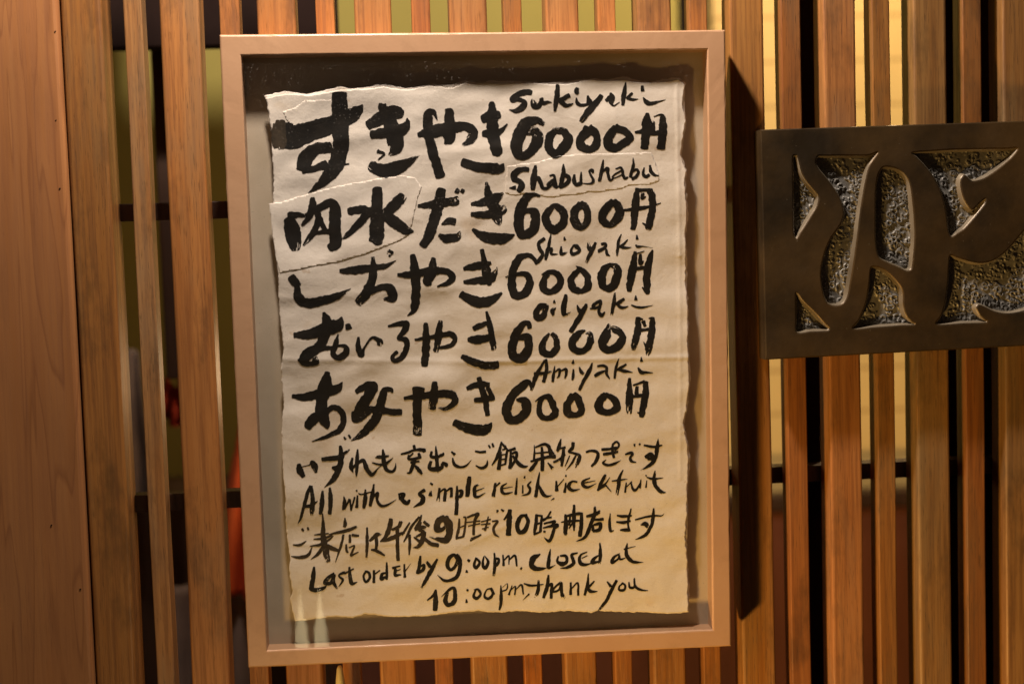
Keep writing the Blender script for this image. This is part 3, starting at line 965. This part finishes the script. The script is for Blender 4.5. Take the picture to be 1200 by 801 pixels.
# ================================================================ handwritten sheet
def curve(pts, n, jag, seed):
    P = np.array(pts, float); s = np.r_[0, np.cumsum(np.hypot(*(P[1:]-P[:-1]).T))]; u = np.linspace(0, s[-1], n)
    x = np.interp(u, s, P[:, 0]); y = np.interp(u, s, P[:, 1])
    nz = vnoise(u, u*0, seed, 5.0)*0.55+vnoise(u, u*0, seed+1, 1.9)*0.45
    t = np.gradient(x), np.gradient(y); L = np.hypot(*t)
    w = jag*nz*np.clip(np.minimum(u, s[-1]-u)/6, 0, 1)
    return np.c_[x-t[1]/L*w, y+t[0]/L*w]
TOP = [(311,115),(332,111),(345,110),(362,112),(388,107.5),(400,105),(410,105.5),(430,104),(450,102),(475,106),(490,103),(505,101),(530,103),(545,97),(560,98),(575,97.5),(597,98),(614,97),(632,98),(651,99.5),(664,98.5),(694,93),(712,95),(731,93),(745,96),(759,97),(775,95.5),(787.5,95),(795,92.5),(802.7,99)]
RIGHT = [(802.7,99),(799.5,123),(803.8,143),(800.5,160),(797.5,182),(804,201),(802,215),(805,251),(803,275),(804,301),(803.5,330),(806,373),(805,400),(807,433),(807,450),(804.5,477),(800,497),(803,510),(805.5,522),(807,540),(805,570),(804.5,600),(802.5,630),(805.5,655),(806,690),(806,716)]
BOTTOM = [(345.5,727.5),(369,725),(390,721.6),(413,723),(427,719),(455,722),(480,722.5),(505,721),(520,719.5),(531,717),(545,716),(560,715),(584,717.5),(605,715),(640,717),(667,715),(693,717.5),(701,715),(725,716.5),(746.7,717),(780,717.5),(798.7,717.5),(806,716)]
LEFT = [(311,115),(314,124),(317.6,150),(319,180),(321,205),(320,232),(320.5,262),(322,290),(326,320),(327,362),(330,387),(332.5,407),(329,435),(332.5,467),(330,505),(331,540),(332,560),(335,580),(334,592),(336,630),(340,655),(339,670),(343,693.5),(340,702),(342,713),(345.5,727.5)]
# pixel plane -> metres on the paper plane (bilinear free: exact back-projection)
def pm(px, py, Y=YP):
    px = np.asarray(px, float); py = np.asarray(py, float)
    u = px-600.0; v = py-400.5
    wx = Xc[0]*u+Xc[1]*v+Xc[2]*F; wy = Yc[0]*u+Yc[1]*v+Yc[2]*F; wz = Zc[0]*u+Zc[1]*v+Zc[2]*F
    t = (Y-CAMY)/wy
    return wx*t, wz*t
PATCH_A = [(331,131),(345,126.5),(357,118),(388,117),(391,131),(389,140),(344,151),(336,141)]
PATCH_B = [(315.5,238.5),(330,237),(348,231),(365,226),(392,219),(420,213.5),(445,209),(470,206),(486,208),(494.5,219),(489,233),(486,249),(483,262),(478,276),(470,281),(450,289),(430,297),(412,302),(395,307),(370,311.5),(348,316),(328,319.5),(323,300),(320,278),(317.5,258)]
PATCH_C = [(594,195),(608,192.5),(625,191),(640,187),(655,183),(675,181),(700,180.5),(730,179.5),(763,178.5),(768,190),(772,203),(772,212),(764,215.5),(745,216.5),(735,217.5),(728,221.5),(712,223),(700,225.5),(690,224.5),(680,227.5),(660,229),(648,231.5),(632,229),(618,226),(604,229),(592,226)]
def inside(x, y, poly):
    r = np.zeros(np.shape(x), bool); P = poly; j = len(P)-1
    for i in range(len(P)):
        xi, yi = P[i]; xj, yj = P[j]
        c = ((yi > y) != (yj > y)) & (x < (xj-xi)*(y-yi)/(yj-yi+1e-12)+xi); r ^= c; j = i
    return r
def ridge(x, y, p, q, width, amp):
    """crease: a low ridge along the pixel segment p-q"""
    px, py = p; qx, qy = q; L2 = (qx-px)**2+(qy-py)**2
    t = np.clip(((x-px)*(qx-px)+(y-py)*(qy-py))/L2, 0, 1)
    d = np.hypot(x-px-t*(qx-px), y-py-t*(qy-py))
    return amp*np.exp(-(d/width)**2)
CREASES = [((793,100),(796.5,300),2.2,.0006),((796.5,300),(797,560),2.2,.0005),((330,421),(560,424),3.5,.0005),((560,424),(806,418),3.0,.0008),
           ((345,638),(500,636),3,.0004),((545,640),(600,612),3,.0004),((320,180),(470,150),6,.0005),((480,185),(600,170),7,.0006),((600,350),(800,345),8,.0004),
           ((330,520),(480,560),6,.0004),((600,560),(790,500),7,.0004),((420,690),(640,660),7,.0004),((330,350),(560,335),6,.0005),((560,250),(500,330),7,.0004)]
def hgt(x, y):
    """height of the sheet towards the viewer in metres at pixel place x, y"""
    x = np.asarray(x, float); y = np.asarray(y, float)
    h = 0.0019*vnoise(x, y*1.7, 3, 75)+0.0008*vnoise(x+y*.5, y*1.5, 5, 33)+0.00011*vnoise(x, y, 7, 12)
    for p, q, w, a in CREASES: h = h+ridge(x, y, p, q, w, a)
    edge = np.minimum(np.minimum(x-322, 806-x), np.minimum(y-100, 722-y))
    h = h+0.0008*np.exp(-np.clip(edge, 0, 99)/9.0)*(0.6+0.7*vnoise(x, y, 9, 26))
    return h
def patch_h(x, y):
    return 0.00012*inside(x, y, PATCH_A)+0.00042*inside(x, y, PATCH_B)+0.00032*inside(x, y, PATCH_C)
sheet = empty('menu_sheet', tuple(at(575, 718, YP)), 'cream handmade paper menu with black brush writing and ragged edges inside the glazed frame', 'menu')
def coons(top, right, bottom, left, nu, nv, jag, seed):
    T = curve(top, nu, jag, seed); B = curve(bottom, nu, jag, seed+10); L = curve(left, nv, jag, seed+20); R = curve(right, nv, jag, seed+30)
    u = np.linspace(0, 1, nu)[None, :, None]; v = np.linspace(0, 1, nv)[:, None, None]
    S = (1-v)*T[None]+v*B[None]+(1-u)*L[:, None]+u*R[:, None]-((1-u)*(1-v)*T[0]+u*(1-v)*T[-1]+(1-u)*v*B[0]+u*v*B[-1])
    return S
def grid_mesh(name, S, hf, mat, parent, th):
    nv, nu = S.shape[:2]; x = S[..., 0].ravel(); y = S[..., 1].ravel()
    wx, wz = pm(x, y); vs = np.c_[wx, YP-hf(x, y), wz]
    k = np.arange((nv-1)*(nu-1)); r = k//(nu-1); c = k % (nu-1); a = r*nu+c
    me = bpy.data.meshes.new(name); me.from_pydata(vs.tolist(), [], np.c_[a, a+nu, a+nu+1, a+1].tolist()); me.update()
    o = link(name, me, mat, parent, True)
    m = o.modifiers.new('thickness', 'SOLIDIFY'); m.thickness = th; m.offset = -1.0
    return o
S = coons(TOP, RIGHT, BOTTOM, LEFT, 300, 380, 1.1, 50)
grid_mesh('paper', S, hgt, M_PAPER, sheet, 0.0007)
TOP2 = [(x-1.5+3*(i/29), y-2.5-1.5*math.sin(i*1.7)) for i, (x, y) in enumerate(TOP)]
R2 = [TOP2[-1]]+[(x+1.6+.8*math.sin(i*2.1), y) for i, (x, y) in enumerate(RIGHT)][1:-1]+[(807,716.5)]
B2 = [(345,726)]+[(x, y-1) for x, y in BOTTOM][1:-1]+[(807,716.5)]
L2 = [TOP2[0]]+[(x+2, y) for x, y in LEFT][1:-1]+[(345,726)]
grid_mesh('backing_layer', coons(TOP2, R2, B2, L2, 150, 190, 1.4, 90), lambda x, y: hgt(x, y)-0.0013, M_PAPER, sheet, 0.0005)
def patch(poly, amount, seed, label):
    # triangulated fill that follows the sheet, ragged outline, real thickness
    P = curve(list(poly)+[poly[0]], 260, 0.7, seed)[:-1]
    bm = bmesh.new(); 
    x0, y0 = P.min(0); x1, y1 = P.max(0)
    from mathutils.geometry import delaunay_2d_cdt
    gx, gy = np.meshgrid(np.arange(x0+1, x1, 2.0), np.arange(y0+1, y1, 2.0)); gx = gx.ravel(); gy = gy.ravel()
    ok = inside(gx, gy, [tuple(p) for p in P]); pts = [Vector(p) for p in P]+[Vector(p) for p in zip(gx[ok], gy[ok])]
    n = len(P); out = delaunay_2d_cdt(pts, [(i, (i+1) % n) for i in range(n)], [], 1, 1e-4)
    V = np.array([tuple(v) for v in out[0]]); wx, wz = pm(V[:, 0], V[:, 1])
    vs = np.c_[wx, YP-hgt(V[:, 0], V[:, 1])-amount, wz]
    me = bpy.data.meshes.new('pasted_patch'); me.from_pydata(vs.tolist(), [], [tuple(f) for f in out[2]]); me.update()
    bm.from_mesh(me); bmesh.ops.recalc_face_normals(bm, faces=bm.faces)
    for f in bm.faces:
        if f.normal.y > 0: f.normal_flip()
    bm.to_mesh(me); bm.free()
    o = link('pasted_patch', me, M_PAPER, sheet, True)
    m = o.modifiers.new('thickness', 'SOLIDIFY'); m.thickness = amount*0.95; m.offset = -1.0
    o['label'] = label
patch(PATCH_A, 0.00012, 201, 'small pale patch pasted at the upper left corner of the sheet')
patch(PATCH_B, 0.00042, 202, 'slanting paper patch pasted under the second row heading')
patch(PATCH_C, 0.00032, 203, 'long paper strip pasted under the word Shabushabu')

# ---------------------------------------------------------------- brush writing
def catmull(P, step=0.7):
    Q = np.vstack([2*P[0]-P[1], P, 2*P[-1]-P[-2]]); res = []
    for i in range(1, len(Q)-2):
        a, b, c, d = Q[i-1:i+3]; n = max(2, int(np.hypot(*(c-b)[:2])/step)); t = (np.arange(n)/n)[:, None]
        res.append(.5*(2*b+(c-a)*t+(2*a-5*b+4*c-d)*t*t+(-a+3*b-3*c+d)*t**3))
    res.append(P[-1:]); return np.vstack(res)
RS = np.random.RandomState(12)
def stroke(P, vs, fs):
    if len(P) == 1:
        x, y, w = P[0]; P = np.array([(x-w*.22, y-w*.12, w*.8), (x+w*.22, y+w*.12, w*.8)])
    C = catmull(P); C[:, 2] = np.maximum(C[:, 2], 0.25)
    # blunt rounded ends
    def cap(p, q, flip):
        d = (p-q)[:2]; L = np.hypot(*d)+1e-9; d = d/L; w = p[2]; e = []
        ext = min(0.20*w, 2.0)
        for t in (0.45, 0.75, 0.93, 1.0):
            e.append((p[0]+d[0]*ext*t, p[1]+d[1]*ext*t, max(w*math.sqrt(max(1-t*t, 0.02))**0.8, 0.15)))
        return e
    a = cap(C[0], C[min(2, len(C)-1)], 1); b = cap(C[-1], C[max(-3, -len(C))], 0)
    C = np.vstack([np.array(a[::-1]), C, np.array(b)])
    d = np.gradient(C[:, :2], axis=0); d /= (np.hypot(d[:, 0], d[:, 1])[:, None]+1e-9)
    nrm = np.c_[-d[:, 1], d[:, 0]]
    s = np.r_[0, np.cumsum(np.hypot(*np.diff(C[:, :2], axis=0).T))]; o = RS.rand()*900
    w = C[:, 2]; amp = np.minimum(0.075*w, 0.62)
    wl = w/2+amp*(vnoise(s+o, s*0, 21, 4.2)+.55*vnoise(s+o, s*0, 22, 1.6)); wr = w/2+amp*(vnoise(s+o, s*0+9, 23, 4.2)+.55*vnoise(s+o, s*0+9, 24, 1.6))
    dry = w.max() > 4.0 and len(P) > 1 and RS.rand() < 0.5
    na = max(2, int(math.ceil(w.max()/(0.8 if dry else 3.0)))); base = len(vs)
    for j in range(na+1):
        t = -1+2*j/na; off = np.where(t < 0, t*wl, t*wr)[:, None]; p = C[:, :2]+nrm*off
        if j == 0: cols_ = []
        cols_.append(p)
    G = np.stack(cols_, 1); n = len(C)
    x = G[..., 0].ravel(); y = G[..., 1].ravel(); wx, wz = pm(x, y)
    lift = 0.00024+RS.rand()*0.00008
    Y = YP-hgt(x, y)-patch_h(x, y)-lift
    vs.extend(np.c_[wx, Y, wz].tolist())
    tail = min(0.45*s[-1], 2.2*w.max()); r0 = RS.rand()*500; head = 0.9*w.max() if RS.rand() < 0.35 else 0.0
    jj_, ss_ = np.meshgrid(np.arange(na)*0.8, s[:-1]); streak = vnoise(jj_+r0, ss_*0.10+r0, 41, 1.1)*0.7+vnoise(jj_+r0, ss_+r0, 42, 1.6)*0.35
    lim = np.minimum(1.25-1.15*np.clip((s[:-1]-(s[-1]-tail))/max(tail, .1), 0, 1), 1.0-(0.75*np.clip(1-s[:-1]/head, 0, 1) if head else 0))
    for i in range(n-1):
        for j in range(na):
            if dry and streak[i, j] > lim[i]: continue
            k = base+i*(na+1)+j; fs.append((k, k+1, k+na+2, k+na+1))
cur = None; parts = []
for ln in INK.strip().split('\n'):
    if ln[0] == '@':
        f = ln[1:].split('|'); ox, oy, s_ = map(float, f[2].split()); mat = M_WASH if len(f) > 3 else M_INK
        if f[1] != 'same': parts.append([f[0], f[1], mat, [], []])
        cur = parts[-1]
    else:
        P = np.array([[float(q) for q in p.split(',')] for p in ln.split()])
        P[:, 0] = P[:, 0]/s_+ox; P[:, 1] = P[:, 1]/s_+oy; P[:, 2] /= s_
        stroke(P, cur[3], cur[4])
for name, label, mat, v, f in parts:
    o = link(name, meshdata(name, v, f), mat, sheet)
    o['label'] = label

# ================================================================ carved bronze plaque
YQ, YQ2 = -0.030, -0.0205            # front face, recessed ground
plaque = empty('carved_plaque', tuple(at(1050, 412, -0.002)), 'dark bronze plaque with a carved flowing emblem in recessed ground fixed on the slats', 'plaque')
HOLES = [
 [(929.3,183.5),(933.5,182),(936,188),(940,203),(947,215),(955,224.5),(959.5,231),(957.5,241),(951,252),(945,262),(939,271),(933.5,279.5),(930.3,273),(929.6,240),(929.3,210)],
 [(959,183),(970,182.4),(985,182.2),(1002,182.2),(1016,182.2),(1023,180.5),(1029,178.4),(1024,186),(1018.5,195),(1014.5,211),(1011,230),(1008,250),(1005.5,270),(1001.5,300),(996.5,330),(993.5,346),(988,355.5),(978,358.3),(970,355),(965,344),(962,326),(963,310),(968,292),(974,279),(981,269),(986.5,260),(989,250),(987,240),(982,228),(974,216),(966,206),(959.5,198),(956,190)],
 [(1028,210),(1026.3,226),(1026,245),(1026,265),(1026.5,285),(1030,301),(1040,307.5),(1052,312.5),(1063,317.5),(1068.5,314.5),(1070.5,300),(1072,280),(1071.5,260),(1070,240),(1066,214),(1057,201),(1046,196),(1036,195.5),(1031,201)],
 [(1021,313.6),(1029,313),(1038,317),(1047,325),(1056,336),(1058.6,345),(1058.6,356),(1062,369),(1067,375),(1072,380.2),(1055,381.3),(1025,383.5),(1000,385.3),(1006.5,375),(1012,363),(1016,350),(1018.6,332)],
 [(932.8,343),(936,345),(940,351),(948,359),(958,369),(966,378),(972,384.5),(969,387.5),(950,388.5),(934,389.3),(933,375),(932.6,358)],
 [(1069.5,179),(1090,177),(1120,175.2),(1155,174.6),(1180,174.2),(1192.5,174),(1186,184),(1178,191.5),(1170,198),(1160,205),(1151,210),(1140,212.3),(1134,208),(1130,205.3),(1126.3,210),(1126,218),(1128,228),(1131.5,237),(1136,243.5),(1140.5,245.5),(1148,238),(1155,232.7),(1155,237.5),(1149,246),(1140,257),(1130,268),(1122,273.5),(1115,277.6),(1111.5,270),(1109,250),(1104,229),(1096,210.5),(1084,194.5),(1074.5,184.5)],
 [(1113.6,299.5),(1122,301.5),(1135,305.5),(1150,308),(1164,305),(1176,297),(1186,287),(1196,275),(1206,265),(1220,258),(1238,262),(1245,280),(1243,310),(1233,340),(1216,357),(1200,364),(1181,367.3),(1166,365),(1154,359.5),(1147,357.2),(1144.6,360.5),(1148,368),(1153,373),(1157,376),(1155.5,378),(1130,378.8),(1098,380),(1103.5,369),(1108,354),(1111,330),(1112,312)],
]
def smooth_closed(P, step=1.2):
    P = np.array(P, float); n = len(P); res = []
    for i in range(n):
        a, b, c, d = P[i-1], P[i], P[(i+1) % n], P[(i+2) % n]; m = max(2, int(np.hypot(*(c-b))/step)); t = (np.arange(m)/m)[:, None]
        # centripetal-ish: damp tangents at sharp corners
        tb = (c-a)*.5; td = (d-b)*.5; L = np.hypot(*(c-b))
        tb = tb/max(np.hypot(*tb), 1e-6)*min(np.hypot(*tb), L); td = td/max(np.hypot(*td), 1e-6)*min(np.hypot(*td), L)
        h = ((2*t**3-3*t**2+1)*b+(t**3-2*t**2+t)*tb+(-2*t**3+3*t**2)*c+(t**3-t**2)*td)
        res.append(h)
    return np.vstack(res)
def to3(P, Y):
    return [at(x, y, YQ)+Vector((0, Y-YQ, 0)) for x, y in P]
OUT = [(891, 152), (1290, 138.5), (1296, 400), (897, 421.5)]
def edge_pts(P, n=40):
    r = []
    for k in range(4):
        p = np.array(P[k]); q = np.array(P[(k+1) % 4])
        for i in range(n): r.append(p+(q-p)*i/n)
    return np.array(r)
OE = edge_pts(OUT)
def inset(P, d):
    """move a closed outline towards its inside by d (pixel units = mm)"""
    P = np.asarray(P); A = np.sum(P[:, 0]*np.roll(P[:, 1], -1)-np.roll(P[:, 0], -1)*P[:, 1])
    t = np.roll(P, -1, 0)-np.roll(P, 1, 0); t /= np.hypot(t[:, 0], t[:, 1])[:, None]+1e-9
    n = np.c_[-t[:, 1], t[:, 0]]*(1 if A > 0 else -1)
    return P+n*d
vs = []; fs = []
Oin = inset(OE, 1.6)
loops = [to3(Oin, YQ)]; HS = [smooth_closed(h) for h in HOLES]
for h in HS: loops.append(to3(inset(h, -1.5), YQ))
idx = []; 
for L in loops:
    idx.append(range(len(vs), len(vs)+len(L))); vs.extend(L)
flat_idx = [i for r in idx for i in r]
tri = tessellate_polygon([[Vector((v.x, v.z, 0)) for v in L] for L in loops])
for t in tri: fs.append(tuple(flat_idx[i] for i in t))
def wall(a, bpts):
    base = len(vs); vs.extend(bpts); n = len(bpts)
    for i in range(n): fs.append((a[i], a[(i+1) % n], base+(i+1) % n, base+i))
    return list(range(base, base+n))
r1 = wall(list(idx[0]), to3(inset(OE, 0.5), YQ+0.0005)); r1 = wall(r1, to3(OE, YQ+0.0018)); r1 = wall(r1, to3(OE, -0.0005))
fs.append(tuple(r1))
rim = []
for r, h in zip(idx[1:], HS):
    a = wall(list(r), to3(inset(h, -0.5), YQ+0.0003)); a = wall(a, to3(inset(h, 0.4), YQ+0.0010))
    rim.append(len(fs)); a = wall(a, to3(inset(h, 1.2), YQ+0.0022)); a = wall(a, to3(inset(h, 3.0), YQ2+0.001)); rim.append(len(fs))
bm = bmesh.new(); me = meshdata('face_plate', vs, fs); bm.from_mesh(me)
bm.faces.ensure_lookup_table()
for p, q in zip(rim[::2], rim[1::2]):
    for i in range(p, q): bm.faces[i].material_index = 1; bm.faces[i].smooth = True
face = link('face_plate', from_bm('face_plate', bm), M_BRONZE, plaque); face.data.materials.append(M_RIM)
# the stippled ground: little curls and rings cast in relief
RG = np.random.RandomState(5)
gx, gy = np.meshgrid(np.arange(924, 1252, 0.8), np.arange(170, 394, 0.8)); Hh = np.zeros_like(gx)
def stampring(cx, cy, r, wd, a0, a1, amp, ex):
    m = (np.abs(gx-cx) < r+5) & (np.abs(gy-cy) < r+5)
    dx = gx[m]-cx; dy = (gy[m]-cy)*ex; rad = np.hypot(dx, dy); ang = (np.arctan2(dy, dx)-a0) % (2*np.pi)
    v = np.exp(-((rad-r)/wd)**2)*(ang < a1); Hh[m] = np.maximum(Hh[m], v*amp)
allP = [tuple(map(tuple, inset(h, 2))) for h in HS]
def in_any(x, y): return any(inside(np.array([x]), np.array([y]), h)[0] for h in HOLES)
k = 0
while k < 1050:
    cx = RG.uniform(926, 1248); cy = RG.uniform(174, 392)
    if not in_any(cx, cy): continue
    k += 1; stampring(cx, cy, RG.uniform(1.1, 3.7), RG.uniform(.65, 1.0), RG.rand()*6.28, RG.uniform(2.2, 5.9), RG.uniform(.45, 1.0), RG.uniform(.7, 1.4))
Hh = Hh*0.0024+0.00015*vnoise(gx, gy, 31, 3.0)+0.0006*vnoise(gx, gy, 32, 14)
keep = np.zeros(gx.shape, bool)
for h in HOLES:
    P = np.array(h); c = [tuple(q) for q in inset(smooth_closed(P), -1.0)]; keep |= inside(gx, gy, c)
ny, nx = gx.shape; wx, wz = pm(gx.ravel(), gy.ravel(), YQ); V = np.c_[wx, (YQ2-Hh).ravel(), wz]
fk = keep[:-1, :-1] & keep[1:, :-1] & keep[:-1, 1:] & keep[1:, 1:]; jj, ii = np.nonzero(fk); a = jj*nx+ii
used, inv = np.unique(np.c_[a, a+nx, a+nx+1, a+1].ravel(), return_inverse=True)
me = bpy.data.meshes.new('recessed_ground'); me.from_pydata(V[used].tolist(), [], inv.reshape(-1, 4).tolist()); me.update()
link('recessed_ground', me, M_BRONZEPIT, plaque, True)

# ================================================================ pale stem and the two slim lamps below the frame
def lathe(name, prof, loc, mat, label, cat, group=None, seg=28, bend=0.0):
    vs = []; fs = []
    for k, (r, z) in enumerate(prof):
        for i in range(seg):
            a = 2*math.pi*i/seg; vs.append((r*math.cos(a)+bend*z*z, r*math.sin(a), z))
    for k in range(len(prof)-1):
        for i in range(seg): fs.append((k*seg+i, k*seg+(i+1) % seg, (k+1)*seg+(i+1) % seg, (k+1)*seg+i))
    fs.append(tuple(range(seg))[::-1]); fs.append(tuple(range((len(prof)-1)*seg, len(prof)*seg)))
    o = link(name, meshdata(name, vs, fs), mat, None, True); o.location = loc
    return tag(o, label, cat, group)
p = at(398, 779, -0.022)
lathe('pale_taper', [(0.006, -0.16), (0.0068, -0.06), (0.0064, -0.03), (0.0050, -0.015), (0.0036, -0.004), (0.002, -0.0005), (0.0004, 0.0)], p, M_STEM,
      'pale cream tapered tip poking up in front of the slats just below the frame', 'taper')
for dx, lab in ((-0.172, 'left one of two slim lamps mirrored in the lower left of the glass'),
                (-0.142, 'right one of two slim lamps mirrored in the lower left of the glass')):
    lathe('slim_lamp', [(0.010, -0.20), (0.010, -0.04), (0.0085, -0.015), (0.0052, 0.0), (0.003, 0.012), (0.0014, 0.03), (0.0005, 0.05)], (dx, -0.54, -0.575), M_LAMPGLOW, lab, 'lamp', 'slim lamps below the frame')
